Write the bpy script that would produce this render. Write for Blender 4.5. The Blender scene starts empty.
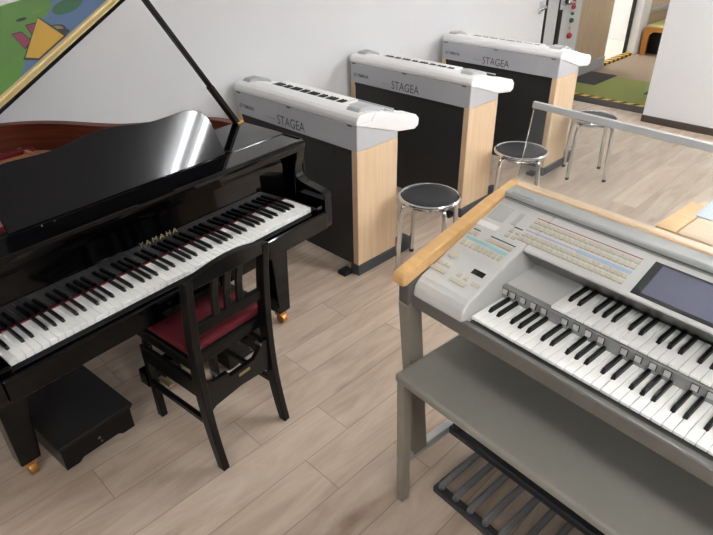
import bpy, bmesh, math, random
from mathutils import Vector, Matrix
R=random.Random(7)
C=bpy.context.scene.collection
PI=math.pi
sin,cos,rad=math.sin,math.cos,math.radians
# ------------------------------------------------------------------ materials
def lin(c):
    return tuple(((x/255)/12.92 if x/255<=.04045 else ((x/255+.055)/1.055)**2.4) for x in c)+(1,)
MATS={}
def mat(name,col,rough=.5,metal=0,spec=.5,coat=0,trans=0,emit=None,es=1,noise=0,nscale=20,bump=0,alpha=1,ior=None,coatr=.03):
    if name in MATS: return MATS[name]
    m=bpy.data.materials.new(name); m.use_nodes=True; nt=m.node_tree; b=nt.nodes['Principled BSDF']
    I=b.inputs
    I['Base Color'].default_value=lin(col); I['Roughness'].default_value=rough; I['Metallic'].default_value=metal
    I['Specular IOR Level'].default_value=spec; I['Coat Weight'].default_value=coat; I['Coat Roughness'].default_value=coatr
    I['Transmission Weight'].default_value=trans
    if ior: I['IOR'].default_value=ior
    if emit: I['Emission Color'].default_value=lin(emit); I['Emission Strength'].default_value=es
    if noise or bump:
        tc=nt.nodes.new('ShaderNodeTexCoord'); n=nt.nodes.new('ShaderNodeTexNoise'); n.inputs['Scale'].default_value=nscale; n.inputs['Detail'].default_value=5
        nt.links.new(tc.outputs['Object'],n.inputs['Vector'])
        if noise:
            mx=nt.nodes.new('ShaderNodeMix'); mx.data_type='RGBA'
            a=lin(col); mx.inputs[6].default_value=tuple(x*(1-noise) for x in a[:3])+(1,); mx.inputs[7].default_value=tuple(min(1,x*(1+noise)) for x in a[:3])+(1,)
            nt.links.new(n.outputs['Fac'],mx.inputs[0]); nt.links.new(mx.outputs[2],I['Base Color'])
        if bump:
            bp=nt.nodes.new('ShaderNodeBump'); bp.inputs['Strength'].default_value=bump; bp.inputs['Distance'].default_value=.002
            nt.links.new(n.outputs['Fac'],bp.inputs['Height']); nt.links.new(bp.outputs['Normal'],I['Normal'])
    MATS[name]=m; return m
def wood(name,c1,c2,axis=2,rough=.4,scale=(30,30,1.5),coat=0):
    if name in MATS: return MATS[name]
    m=mat(name,c1,rough,coat=coat); nt=m.node_tree; b=nt.nodes['Principled BSDF']
    tc=nt.nodes.new('ShaderNodeTexCoord'); mp=nt.nodes.new('ShaderNodeMapping'); mp.inputs['Scale'].default_value=scale
    n=nt.nodes.new('ShaderNodeTexNoise'); n.inputs['Scale'].default_value=1.6; n.inputs['Detail'].default_value=6; n.inputs['Distortion'].default_value=.4
    r=nt.nodes.new('ShaderNodeValToRGB'); r.color_ramp.elements[0].position=.3; r.color_ramp.elements[1].position=.7
    r.color_ramp.elements[0].color=lin(c2); r.color_ramp.elements[1].color=lin(c1)
    L=nt.links.new; L(tc.outputs['Object'],mp.inputs[0]); L(mp.outputs[0],n.inputs['Vector']); L(n.outputs['Fac'],r.inputs[0]); L(r.outputs[0],b.inputs['Base Color'])
    return m
piano_black=mat('piano_black',(3,3,4),.05,spec=.32)
black_satin=mat('black_satin',(9,9,10),.32,spec=.35)
black_matte=mat('black_matte',(24,24,25),.6,noise=.2,nscale=40)
desk_black=mat('desk_black',(11,11,16),.05,spec=.3)
key_white=mat('key_white',(250,249,246),.25,coat=.3)
key_side=mat('key_side',(205,202,192),.4)
key_black=mat('key_black',(12,12,14),.4,spec=.3)
felt_red=mat('felt_red',(110,14,26),.95,noise=.2,nscale=200)
seat_red=mat('seat_red',(92,5,22),.85,noise=.25,nscale=60)
rim_brown=wood('rim_brown',(128,62,38),(88,36,20),scale=(3,3,40),rough=.55)
plate_gold=mat('plate_bronze',(190,142,112),.5,metal=.15,noise=.12,nscale=8)
sound_tan=wood('soundboard_spruce',(186,132,80),(160,104,58),scale=(30,1,30))
brass=mat('brass',(228,208,156),.32,metal=.7,bump=.5,nscale=160,noise=.15)
gold_letter=mat('gold_letter',(158,144,104),.4,metal=.5)
caster_brass=mat('caster_brass',(186,134,74),.35,metal=.8)
chrome=mat('chrome',(215,217,220),.12,metal=1)
steel=mat('steel',(150,150,150),.3,metal=.9)
alu=mat('aluminium',(206,208,210),.4,metal=.35)
leg_taupe=mat('leg_taupe_metal',(148,141,130),.4,metal=.15,noise=.04)
bench_vinyl=mat('bench_grey',(140,137,129),.36,noise=.05,nscale=30,bump=.05)
el_body=mat('electone_silver',(196,196,194),.38,metal=.25)
el_panel=mat('electone_panel',(206,206,203),.42,noise=.015,nscale=200)
el_dark=mat('electone_dark_metal',(124,123,120),.28,metal=.6)
el_strip=mat('electone_strip',(146,146,144),.35,metal=.3)
el_grey=mat('electone_grey',(178,181,182),.5)
el_bar=mat('electone_bar',(178,180,178),.45,noise=.03,nscale=80)
wood_cap=wood('blond_wood_cap',(224,182,126),(212,166,106),scale=(3,30,30),rough=.35,coat=.3)
wood_cap2=wood('blond_wood_cap_x',(222,190,154),(212,176,136),scale=(2,30,30),rough=.35,coat=.3)
btn_cream=mat('button_cream',(198,192,172),.5)
btn_grey=mat('button_grey',(186,186,184),.5)
cyan_strip=mat('cyan_strip',(150,206,208),.5)
blue_strip=mat('blue_strip',(166,184,204),.5)
lilac_strip=mat('lilac_strip',(168,166,206),.5)
red_line=mat('red_line',(150,60,70),.5)
screen_frame=mat('screen_frame',(52,52,54),.3)
screen_face=mat('screen_face',(104,106,124),.16,spec=.6)
lcd_black=mat('lcd_black',(22,22,24),.2)
acrylic=mat('clear_acrylic',(235,238,238),.03,trans=.945,ior=1.2)
st_white=mat('stagea_white',(243,243,242),.4)
st_grey=mat('stagea_grey',(186,188,193),.42)
st_text=mat('stagea_text',(74,76,80),.5)
st_black=mat('stagea_black',(34,34,35),.5,noise=.12,nscale=12)
st_pod=mat('stagea_pod',(176,178,178),.4)
st_wood=wood('pale_maple',(222,196,164),(212,182,146),scale=(26,26,1.2),rough=.45)
st_foot=mat('stagea_foot',(62,65,70),.5)
pedal_grey=mat('pedal_grey',(122,122,122),.16,coat=.4)
pedal_black=mat('pedal_frame_black',(50,50,53),.35)
stool_black=mat('stool_vinyl',(30,31,36),.4,bump=.1,nscale=120)
wall_white=mat('wall_white',(226,227,228),.9,bump=.05,nscale=150)
wall_dim=mat('wall_taupe',(104,98,92),.9)
ceil_white=mat('ceiling_white',(222,222,220),.95)
base_brown=mat('baseboard_brown',(70,60,55),.5)
base_grey=mat('baseboard_grey',(176,176,176),.6)
panel_wood=wood('corridor_wood',(200,178,150),(186,162,132),scale=(20,20,1.2))
door_grey=mat('door_grey',(202,203,203),.55)
seal_black=mat('seal_black',(24,24,26),.5)
white_gloss=mat('white_bright',(240,240,238),.6)
carpet_green=mat('carpet_green',(134,142,80),.95,noise=.12,nscale=60)
carpet_dark=mat('carpet_dark',(60,56,56),.95,noise=.15,nscale=60)
tape_yellow=mat('tape_yellow',(226,178,66),.6)
tape_black=mat('tape_black',(34,30,28),.6)
bench_orange=wood('orange_wood',(214,150,70),(196,126,50),scale=(8,8,8))
red_bead=mat('bead_red',(190,52,52),.5); green_bead=mat('bead_green',(60,98,66),.5); cream_bead=mat('bead_cream',(222,206,168),.5)
tube_emit=mat('lamp_tube',(255,255,255),.5,emit=(250,252,255),es=34)
m_green=mat('print_green',(100,166,50),.45); m_blue=mat('print_blue',(98,134,188),.45); m_yellow=mat('print_yellow',(242,192,56),.45)
m_pink=mat('print_magenta',(172,36,92),.45); m_tan=mat('print_tan',(176,152,84),.45); m_outline=mat('print_outline',(34,34,30),.45); m_dkgreen=mat('print_dark_green',(28,112,60),.45); m_lime=mat('print_lime',(128,170,50),.45)
paper_blue=mat('paper_pale_blue',(198,208,216),.6)
# floor material
def floor_mat():
    m=bpy.data.materials.new('plank_floor'); m.use_nodes=True; nt=m.node_tree; b=nt.nodes['Principled BSDF']; L=nt.links.new
    def M(op,a,c=None,d=None):
        n=nt.nodes.new('ShaderNodeMath'); n.operation=op
        for i,x in enumerate((a,c,d)):
            if x is None: continue
            if isinstance(x,(int,float)): n.inputs[i].default_value=x
            else: L(x,n.inputs[i])
        return n.outputs[0]
    tc=nt.nodes.new('ShaderNodeTexCoord'); sp=nt.nodes.new('ShaderNodeSeparateXYZ'); L(tc.outputs['Object'],sp.inputs[0])
    x,y=sp.outputs[0],sp.outputs[1]
    s=M('DIVIDE',M('ADD',x,1.40),.18); row=M('FLOOR',s); fx=M('SUBTRACT',s,row)
    off=M('FRACT',M('MULTIPLY',M('SINE',M('MULTIPLY',M('ADD',row,.37),KK)),MM))
    t=M('SUBTRACT',M('DIVIDE',y,.915),off); col=M('FLOOR',t); fy=M('SUBTRACT',t,col)
    ex=M('MULTIPLY',M('MINIMUM',fx,M('SUBTRACT',1,fx)),.18); ey=M('MULTIPLY',M('MINIMUM',fy,M('SUBTRACT',1,fy)),.915)
    e=M('MINIMUM',ex,ey); seam=nt.nodes.new('ShaderNodeMapRange'); L(e,seam.inputs[0]); seam.inputs[1].default_value=.0006; seam.inputs[2].default_value=.0022; seam.inputs[3].default_value=1; seam.inputs[4].default_value=0
    cb=nt.nodes.new('ShaderNodeCombineXYZ'); L(row,cb.inputs[0]); L(col,cb.inputs[1])
    wn=nt.nodes.new('ShaderNodeTexWhiteNoise'); L(cb.outputs[0],wn.inputs['Vector'])
    # grain
    va=nt.nodes.new('ShaderNodeVectorMath'); va.operation='MULTIPLY_ADD'; L(wn.outputs['Color'],va.inputs[0]); va.inputs[1].default_value=(9,9,9); L(tc.outputs['Object'],va.inputs[2])
    mp=nt.nodes.new('ShaderNodeMapping'); mp.inputs['Scale'].default_value=(7,1.1,1); L(va.outputs[0],mp.inputs[0])
    n1=nt.nodes.new('ShaderNodeTexNoise'); n1.inputs['Scale'].default_value=1.5; n1.inputs['Detail'].default_value=8; n1.inputs['Roughness'].default_value=.62; n1.inputs['Distortion'].default_value=.9; L(mp.outputs[0],n1.inputs['Vector'])
    rp=nt.nodes.new('ShaderNodeValToRGB'); E=rp.color_ramp.elements
    E[0].position=.28; E[0].color=lin((164,142,122)); E[1].position=.72; E[1].color=lin((203,187,169))
    q=E.new(.5); q.color=lin((187,168,150)); L(n1.outputs['Fac'],rp.inputs[0])
    # fine streaks
    mp2=nt.nodes.new('ShaderNodeMapping'); mp2.inputs['Scale'].default_value=(90,3,1); L(va.outputs[0],mp2.inputs[0])
    n2=nt.nodes.new('ShaderNodeTexNoise'); n2.inputs['Scale'].default_value=1.5; n2.inputs['Detail'].default_value=4; L(mp2.outputs[0],n2.inputs['Vector'])
    # knots
    mp3=nt.nodes.new('ShaderNodeMapping'); mp3.inputs['Scale'].default_value=(5,2.0,1); L(va.outputs[0],mp3.inputs[0])
    vo=nt.nodes.new('ShaderNodeTexVoronoi'); vo.inputs['Scale'].default_value=.9; L(mp3.outputs[0],vo.inputs['Vector'])
    kn=nt.nodes.new('ShaderNodeMapRange'); L(vo.outputs['Distance'],kn.inputs[0]); kn.inputs[1].default_value=.02; kn.inputs[2].default_value=.13; kn.inputs[3].default_value=.42; kn.inputs[4].default_value=0
    def mixc(fac,a,c,bt='MIX'):
        n=nt.nodes.new('ShaderNodeMix'); n.data_type='RGBA'; n.blend_type=bt
        for i,xx in ((0,fac),(6,a),(7,c)):
            if isinstance(xx,(int,float)): n.inputs[i].default_value=xx
            elif isinstance(xx,tuple): n.inputs[i].default_value=xx
            else: L(xx,n.inputs[i])
        return n.outputs[2]
    tone=M('MULTIPLY_ADD',wn.outputs['Value'],.16,.90)
    tn=nt.nodes.new('ShaderNodeCombineXYZ'); [L(tone,tn.inputs[i]) for i in range(3)]
    c=mixc(1.0,rp.outputs[0],tn.outputs[0],'MULTIPLY')
    st=M('MULTIPLY_ADD',n2.outputs['Fac'],.12,.94); sn=nt.nodes.new('ShaderNodeCombineXYZ'); [L(st,sn.inputs[i]) for i in range(3)]
    c=mixc(1.0,c,sn.outputs[0],'MULTIPLY')
    c=mixc(kn.outputs[0],c,lin((104,80,66)))
    sf=M('MULTIPLY',seam.outputs[0],.6)
    c=mixc(sf,c,lin((84,68,56))); L(c,b.inputs['Base Color'])
    b.inputs['Roughness'].default_value=.42; b.inputs['Specular IOR Level'].default_value=.4
    return m
KK,MM=2.9064,9.382
floor_m=floor_mat()
# ------------------------------------------------------------------ mesh helpers
def nb(): return bmesh.new()
def add_box(bm,x0,x1,y0,y1,z0,z1,mi=0):
    v=[bm.verts.new((x,y,z)) for x in (x0,x1) for y in (y0,y1) for z in (z0,z1)]
    for f in ((0,1,3,2),(4,6,7,5),(0,4,5,1),(2,3,7,6),(0,2,6,4),(1,5,7,3)):
        bm.faces.new([v[i] for i in f]).material_index=mi
    return v
def add_prism(bm,pts,axis,a,b,mi=0):
    """polygon pts (2D) extruded along axis between a and b. axis x: pts are (y,z); y: (x,z); z: (x,y)"""
    def P(p,t): return {'x':(t,p[0],p[1]),'y':(p[0],t,p[1]),'z':(p[0],p[1],t)}[axis]
    A=[bm.verts.new(P(p,a)) for p in pts]; B=[bm.verts.new(P(p,b)) for p in pts]; n=len(pts)
    bm.faces.new(A).material_index=mi; bm.faces.new(B[::-1]).material_index=mi
    for i in range(n): bm.faces.new((A[i],B[i],B[(i+1)%n],A[(i+1)%n])).material_index=mi
def add_hexa(bm,a,b,mi=0):
    """two 4-point loops"""
    A=[bm.verts.new(p) for p in a];B=[bm.verts.new(p) for p in b]
    bm.faces.new(A[::-1]);bm.faces.new(B)
    for i in range(4): bm.faces.new((A[i],A[(i+1)%4],B[(i+1)%4],B[i]))
def add_tube(bm,pts,r,n=12,cap=True,flat=1.0):
    pts=[Vector(p) for p in pts]; rings=[]; up=None
    for i,p in enumerate(pts):
        d=(pts[min(i+1,len(pts)-1)]-pts[max(i-1,0)]).normalized()
        if up is None: up=Vector((0,0,1)) if abs(d.z)<.9 else Vector((1,0,0))
        s=d.cross(up).normalized(); t=s.cross(d).normalized(); up=t
        rings.append([bm.verts.new(p+s*cos(2*PI*k/n)*r+t*sin(2*PI*k/n)*r*flat) for k in range(n)])
    for a,b in zip(rings,rings[1:]):
        for k in range(n): bm.faces.new((a[k],a[(k+1)%n],b[(k+1)%n],b[k]))
    if cap: bm.faces.new(rings[0][::-1]); bm.faces.new(rings[-1])
def add_lathe(bm,prof,c=(0,0,0),n=32,mi=0):
    rings=[]
    for r,z in prof:
        if r<1e-5: rings.append([bm.verts.new((c[0],c[1],c[2]+z))])
        else: rings.append([bm.verts.new((c[0]+r*cos(2*PI*k/n),c[1]+r*sin(2*PI*k/n),c[2]+z)) for k in range(n)])
    for a,b in zip(rings,rings[1:]):
        for k in range(n):
            q=[a[k%len(a)],a[(k+1)%len(a)],b[(k+1)%len(b)],b[k%len(b)]]
            u=[]; [u.append(x) for x in q if x not in u]
            if len(u)>2: bm.faces.new(u).material_index=mi
def add_torus(bm,c,Rr,r,n=40,m=10):
    rings=[[bm.verts.new((c[0]+(Rr+r*cos(2*PI*j/m))*cos(2*PI*i/n),c[1]+(Rr+r*cos(2*PI*j/m))*sin(2*PI*i/n),c[2]+r*sin(2*PI*j/m))) for j in range(m)] for i in range(n)]
    for i in range(n):
        a,b=rings[i],rings[(i+1)%n]
        for j in range(m): bm.faces.new((a[j],b[j],b[(j+1)%m],a[(j+1)%m]))
def mesh(bm,name,mats,bevel=0,smooth=False,seg=2):
    bmesh.ops.recalc_face_normals(bm,faces=bm.faces[:])
    if bevel:
        ed=[e for e in bm.edges if len(e.link_faces)==2 and e.calc_face_angle(0)>.5]
        bmesh.ops.bevel(bm,geom=ed,offset=bevel,segments=seg,profile=.5,affect='EDGES',clamp_overlap=True)
    me=bpy.data.meshes.new(name); bm.to_mesh(me); bm.free()
    for m in (mats if isinstance(mats,(list,tuple)) else [mats]): me.materials.append(m)
    if smooth:
        for p in me.polygons: p.use_smooth=True
        try:
            me.set_sharp_from_angle(angle=rad(35))
        except Exception: pass
    return me
def obj(name,bm,mats,parent=None,bevel=0,smooth=False,loc=None,rot=None,seg=2,label=None):
    me=bm if isinstance(bm,bpy.types.Mesh) else mesh(bm,name,mats,bevel,smooth,seg)
    o=bpy.data.objects.new(name,me); C.objects.link(o)
    if parent: o.parent=parent
    if loc is not None: o.location=loc
    if rot is not None: o.rotation_euler=rot
    if label: o['label']=label
    return o
def box(name,x0,x1,y0,y1,z0,z1,m,parent=None,bevel=.002,**k):
    b=nb(); add_box(b,x0,x1,y0,y1,z0,z1); return obj(name,b,m,parent,bevel,**k)
def prism(name,pts,axis,a,b_,m,parent=None,bevel=.002,**k):
    b=nb(); add_prism(b,pts,axis,a,b_); return obj(name,b,m,parent,bevel,**k)
def tag(o,label,cat,group=None):
    o['label']=label; o['category']=cat
    if group: o['group']=group
    return o
def thing(name,label,cat,loc=(0,0,0),rotz=0,group=None):
    o=bpy.data.objects.new(name,None); C.objects.link(o); o.location=loc; o.rotation_euler=(0,0,rotz); o.empty_display_size=.1
    return tag(o,label,cat,group)
def struct(o): o['kind']='structure'; return o
def copy_tree(o,parent=None):
    c=o.copy(); C.objects.link(c)
    if parent: c.parent=parent
    for ch in o.children[:]: copy_tree(ch,c)
    return c
def text_mesh(s,w,h,m,depth=.001,thin=0,space=1.0,name='lettering'):
    cu=bpy.data.curves.new(name,'FONT'); cu.body=s; cu.extrude=.02; cu.offset=thin; cu.space_character=space
    t=bpy.data.objects.new(name,cu); C.objects.link(t)
    bpy.context.view_layer.update()
    dg=bpy.context.evaluated_depsgraph_get(); me=bpy.data.meshes.new_from_object(t.evaluated_get(dg))
    bpy.data.objects.remove(t)
    xs=[v.co.x for v in me.vertices]; ys=[v.co.y for v in me.vertices]; zs=[v.co.z for v in me.vertices]
    for v in me.vertices:
        v.co.x=(v.co.x-min(xs))/(max(xs)-min(xs))*w; v.co.y=(v.co.y-min(ys))/(max(ys)-min(ys))*h; v.co.z=(v.co.z-min(zs))/(max(zs)-min(zs))*depth
    me.materials.clear(); me.materials.append(m); me.name=name
    return me
def smooth_path(pts,n=8,closed=False):
    out=[]; N=len(pts); rng=range(N if closed else N-1)
    for i in rng:
        p0,p1,p2,p3=[Vector(pts[(i+k)%N] if closed else pts[max(0,min(N-1,i+k))]) for k in (-1,0,1,2)]
        for j in range(n):
            t=j/n; out.append(tuple(.5*((2*p1)+(p2-p0)*t+(2*p0-5*p1+4*p2-p3)*t*t+(3*p1-p0-3*p2+p3)*t**3)))
    if not closed: out.append(tuple(pts[-1]))
    return out
PATTERN=[1,1,0,1,1,1,0]  # black after C D . F G A .
LIGHTS=[(-.35,2.8,'twin-tube ceiling light nearest the grand piano'),(1.9,2.8,'twin-tube ceiling light over the middle of the right side'),(-.35,5.2,'twin-tube ceiling light near the doorway wall'),
 (1.9,5.2,'twin-tube ceiling light in the far right corner'),(1.2,.2,'twin-tube ceiling light above the front electronic organ'),(.3,-1.7,'added twin-tube fill light at the back of the room'),  # the one at the back is added fill, unseen, to brighten the front organ
 (-1.6,8.2,'twin-tube ceiling light in the corridor'),(-4.4,8.1,'twin-tube ceiling light in the bright side room')]
# ------------------------------------------------------------------ room
HC=2.6
struct(box('floor',-3.3,3.2,-2.6,6.02,-.05,0,floor_m,bevel=0))
struct(box('wall_left',-3.16,-3.06,-2.6,5.68,0,HC,wall_white,bevel=0))
struct(box('wall_back',-3.16,3.2,-2.7,-2.6,0,HC,wall_dim,bevel=0))
struct(box('wall_right',3.1,3.2,-2.6,5.99,0,HC,wall_dim,bevel=0))
struct(box('wall_front',-1.965,3.1,5.79,5.99,0,HC,wall_white,bevel=0))
struct(box('baseboard_front',-1.968,3.1,5.775,5.79,0,.062,base_brown,bevel=.001))
struct(box('ceiling',-5.6,3.2,-2.7,11.2,HC,HC+.1,ceil_white,bevel=0))
struct(box('trim_1',-3.16,-1.965,6.02,6.22,-.05,.004,seal_black,bevel=0))
# the corridor beyond the doorway
cor=mat('corridor_carpet',(150,130,110),.95,noise=.2,nscale=50)
struct(box('floor_corridor',-3.3,2.2,6.22,11.2,-.05,0,cor,bevel=0))
struct(box('wall_corridor_end',-5.6,2.2,11.1,11.2,0,HC,wall_white,bevel=0))
struct(box('wall_corridor_right',2.1,2.2,5.99,11.1,0,HC,wall_white,bevel=0))
struct(box('wall_corridor_wood',-3.36,-3.22,6.46,7.64,0,HC,panel_wood,bevel=0))
struct(box('baseboard_corridor',-3.22,-3.205,6.46,7.64,0,.13,base_grey,bevel=.002))
struct(box('wall_corridor_far',-3.36,-3.22,8.78,11.1,0,HC,panel_wood,bevel=0))
struct(box('trim_2',-3.22,-3.19,8.78,11.1,.50,.55,base_grey,bevel=.003))
struct(box('trim_3',-3.36,-3.20,8.52,8.78,0,HC,white_gloss,bevel=.004))
struct(box('trim_4',-3.34,-3.30,8.49,8.52,0,HC,seal_black,bevel=0))
struct(box('floor_side_room',-5.6,-3.3,6.9,9.4,-.05,.0,mat('side_room_floor',(232,228,216),.5),bevel=0))
struct(box('wall_side_room',-5.7,-5.6,6.8,9.5,0,HC,white_gloss,bevel=0))
struct(box('wall_side_room_near',-5.6,-3.36,6.8,6.9,0,HC,white_gloss,bevel=0))
struct(box('wall_side_room_far',-5.6,-3.36,9.4,9.5,0,HC,white_gloss,bevel=0))
# door frame of the sound-proof door at the end of the left wall
struct(box('trim_5',-3.16,-3.052,5.68,5.715,0,HC,seal_black,bevel=0))
struct(box('trim_6',-3.16,-3.05,5.715,5.93,0,HC,door_grey,bevel=.003))
struct(box('trim_7',-3.16,-3.045,5.94,6.02,0,HC,seal_black,bevel=0))
struct(box('trim_8',-3.36,-3.06,6.03,6.46,0,HC,door_grey,bevel=.003))
def lever(y,z,sgn,x,m,lab):
    t=thing('door_lever',lab,'door handle',(x,y,z),0,None)
    b=nb(); add_box(b,0,.014,-.035,.035,-.06,.05); obj('back_plate',b,alu,t,bevel=.004)
    b=nb(); add_tube(b,[(.01,0,0),(.05,0,0)],.018); add_tube(b,smooth_path([(.05,0,0),(.06,sgn*.03,0),(.065,sgn*.15,-.01)],5),.015); obj('lever',b,m,t,smooth=True)
    return t
lever(5.60,.925,-1,-3.062,chrome,'chrome lever handle just left of the black door seal by the doorway')
k=lever(5.985,.92,1,-3.05,chrome,'chrome and black lever handle on the doorway frame beside the hanging ornament')
b=nb(); add_tube(b,[(.05,0,.0),(.05,.0,.07),(.055,.06,.12)],.018); obj('black_grip',b,seal_black,k,smooth=True)
# hanging ornament
t=thing('hanging_ornament','string of red, green and cream beads hanging on the grey doorway strip','ornament',(-3.045,6.24,.46))
b=nb(); add_tube(b,[(0,0,.12),(0,.0,.62)],.002,6); obj('string',b,cream_bead,t)
def bead(z,r,m,n):
    b=nb(); add_lathe(b,[(0,-r),(r*.7,-r*.72),(r,0),(r*.7,r*.72),(0,r)],(0,0,z),14); obj(n,b,m,t,smooth=True)
bead(.12,.032,red_bead,'bead'); bead(.20,.02,cream_bead,'bead'); bead(.27,.026,green_bead,'bead'); bead(.335,.018,green_bead,'bead'); bead(.40,.026,red_bead,'bead'); bead(.455,.018,red_bead,'bead')
# carpets and hazard tape (each lying on the corridor floor)
def poly_slab(name,pts,z0,z1,m,**k):
    return prism(name,pts,'z',z0,z1,m,bevel=0,**k)
o=poly_slab('carpet_tiles',[(-3.2,6.30),(-1.9,6.30),(-1.9,7.22),(-2.87,7.22),(-2.87,6.70),(-3.2,6.70)],0,.006,carpet_green); tag(o,'green carpet tiles laid on the corridor floor past the doorway','carpet')
o=poly_slab('carpet_tile',[(-3.2,6.705),(-2.875,6.705),(-2.875,7.30),(-3.2,7.30)],0,.006,carpet_dark); tag(o,'dark grey carpet tile beside the grey baseboard, left of the green tiles','carpet')
o=poly_slab('carpet_tile',[(-2.32,6.70),(-1.95,6.70),(-1.95,7.16),(-2.32,7.16)],.0065,.009,carpet_dark); tag(o,'dark grey carpet tile showing at the edge of the white wall, on the green tiles','carpet')
b=nb()
add_box(b,-3.1,-1.9,6.225,6.295,0,.004,0)
x=-3.1
while x<-1.95:
    add_prism(b,[(x,6.225),(x+.05,6.225),(x+.085,6.295),(x+.035,6.295)],'z',.004,.0045,1); x+=.12
o=obj('hazard_tape',b,[tape_yellow,tape_black]); tag(o,'yellow and black striped tape on the floor in front of the green carpet','tape')
b=nb(); add_box(b,-3.30,-3.215,7.66,8.60,0,.03,0)
y=7.66
while y<8.56:
    add_prism(b,[(-3.301,y),(-3.214,y+.02),(-3.214,y+.075),(-3.301,y+.055)],'z',-.001,.031,1); y+=.125
o=obj('hazard_strip',b,[tape_yellow,tape_black]); tag(o,'yellow and black striped sill strip below the bright side opening in the corridor','tape')
# low orange bench with an arch
t=thing('low_bench','low orange wooden bench with an arched end in the corridor','bench',(-3.17,8.63,0))
arch=[(0,0),(.07,0),(.07,.22)]+[(.07+.08*(1-cos(a)),.22+.08*sin(a)) for a in (.5,1.0,PI/2)]+[(.55,.30)]+[(.55+.08*sin(a),.30-.08*(1-cos(a))) for a in (.5,1.0,PI/2)]+[(.63,0),(.70,0),(.70,.345),(0,.345)]
b=nb(); add_prism(b,arch,'y',0,.04); obj('end_panel',b,bench_orange,t)
b=nb(); add_box(b,0,.70,.04,1.5,.305,.345); obj('top_board',b,bench_orange,t,bevel=.004)
b=nb(); add_box(b,.0,.03,.04,1.5,0,.305); obj('side_panel',b,bench_orange,t)
b=nb(); add_box(b,.02,.68,.02,1.48,.345,.375); obj('seat_pad',b,mat('pad_yellow',(206,196,130),.8),t,bevel=.008)
b=nb(); add_box(b,.03,.67,.16,.18,0,.305); obj('back_panel',b,seal_black,t)  # black sheet stands in for the shade inside the arch
# ceiling lights
def ceiling_light(x,y,horizontal,lab):
    t=thing('ceiling_light',lab,'ceiling light',(x,y,HC),0 if horizontal else PI/2)
    b=nb(); add_box(b,-.63,.63,-.028,.028,-.05,-.001); obj('housing',b,white_gloss,t,bevel=.004)
    for s in (-1,1):
        b=nb(); add_tube(b,[(-.6,s*.09,-.07),(.6,s*.09,-.07)],.016,10); obj('tube',b,tube_emit,t)
    for s in (-1,1):
        b=nb(); add_box(b,s*.615-.012,s*.615+.012,-.12,.12,-.09,-.035); obj('holder',b,white_gloss,t)
for x,y,lab in LIGHTS: ceiling_light(x,y,True,lab)

# ------------------------------------------------------------------ grand piano (local x along the keys, y towards the tail)
KW=.0235
P=thing('grand_piano','glossy black grand piano with open keyboard and propped lid against the white wall','grand piano',(-1.56713,.20430,0),1.66858)
outer=[(-.115,.0),(-.115,.5),(-.115,1.0),(-.10,1.20),(-.03,1.335),(.12,1.40),(.35,1.415),(.52,1.405),(.66,1.355),(.77,1.265),(.85,1.15),(.92,1.01),(.985,.90),(1.08,.82),(1.2,.74),(1.29,.645),(1.318,.52),(1.322,.40),(1.322,.0)]
oc=smooth_path(outer[1:-1],5); oc=[(-.115,.12)]+oc+[(1.322,.12)]
def offset(pts,d):
    out=[]
    for i,p in enumerate(pts):
        a=Vector(pts[max(i-1,0)]);b_=Vector(pts[min(i+1,len(pts)-1)]); t=(b_-a).normalized(); n=Vector((t.y,-t.x)); out.append((p[0]+n.x*d,p[1]+n.y*d))
    return out
def ring(name,po,pi_,z0,z1,m,bevel=0):
    b=nb(); A=[[b.verts.new((p[0],p[1],z)) for p in q] for q,z in ((po,z0),(po,z1),(pi_,z1),(pi_,z0))]
    n=len(po)
    for k in range(4):
        for i in range(n-1): b.faces.new((A[k][i],A[k][i+1],A[(k+1)%4][i+1],A[(k+1)%4][i]))
    b.faces.new([A[k][0] for k in range(4)]); b.faces.new([A[k][-1] for k in range(4)][::-1])
    return obj(name,b,m,P,bevel=bevel)
in1=offset(oc,.010); in2=offset(oc,.046)
ring('rim',oc,in1,.62,.965,piano_black,.004)
li1=[p for p,q_ in zip(in1,oc) if q_[1]>.3]; li2=[p for p,q_ in zip(in2,oc) if q_[1]>.3]
ring('rim_lining',li1,li2,.80,.9645,rim_brown)
# arms (front ends of the case)
armp=[(.125,.62),(.125,.965),(.098,.965),(.092,.955)]+smooth_path([(.105,.90),(.118,.85),(.112,.815),(.085,.800),(.03,.790),(-.02,.782),(-.036,.775)],4)+[(-.040,.765),(-.040,.640),(-.034,.62)]
prism('arm',armp,'x',1.262,1.305,piano_black,P,.004)
prism('arm',armp,'x',-.115,-.040,piano_black,P,.004)
for a,b_ in ((1.2245,1.262),(-.040,-.0025)):
    box('cheek_block',a,b_,-.030,.15,.66,.729,piano_black,P,.003)
box('keybed',-.04,1.262,-.03,.62,.625,.675,black_satin,P,.002)
prism('key_slip',[(-.052,.628),(-.052,.700),(-.046,.706),(-.026,.706),(-.022,.70),(-.022,.628)],'x',-.04,1.262,piano_black,P,.002)
box('key_frame',-.002,1.2225,.0,.15,.675,.699,black_matte,P,0)
prism('fallboard',[(.152,.70),(.158,.88),(.165,.925),(.172,.935),(.20,.935),(.20,.70)],'x',-.04,1.262,piano_black,P,.001)
box('felt_strip',-.0,1.222,.1485,.152,.70,.7265,felt_red,P,0)
# top ledge and music shelf
prism('front_ledge',[(.092,.930),(.092,.948),(.094,.957),(.101,.964),(.108,.966),(.215,.966),(.222,.960),(.222,.930)],'x',-.072,1.293,piano_black,P,0)
box('music_shelf',1.03,1.318,.224,.50,.945,.9665,piano_black,P,.003)
box('desk_rail',.10,1.03,.224,.265,.940,.962,piano_black,P,.003)
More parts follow.
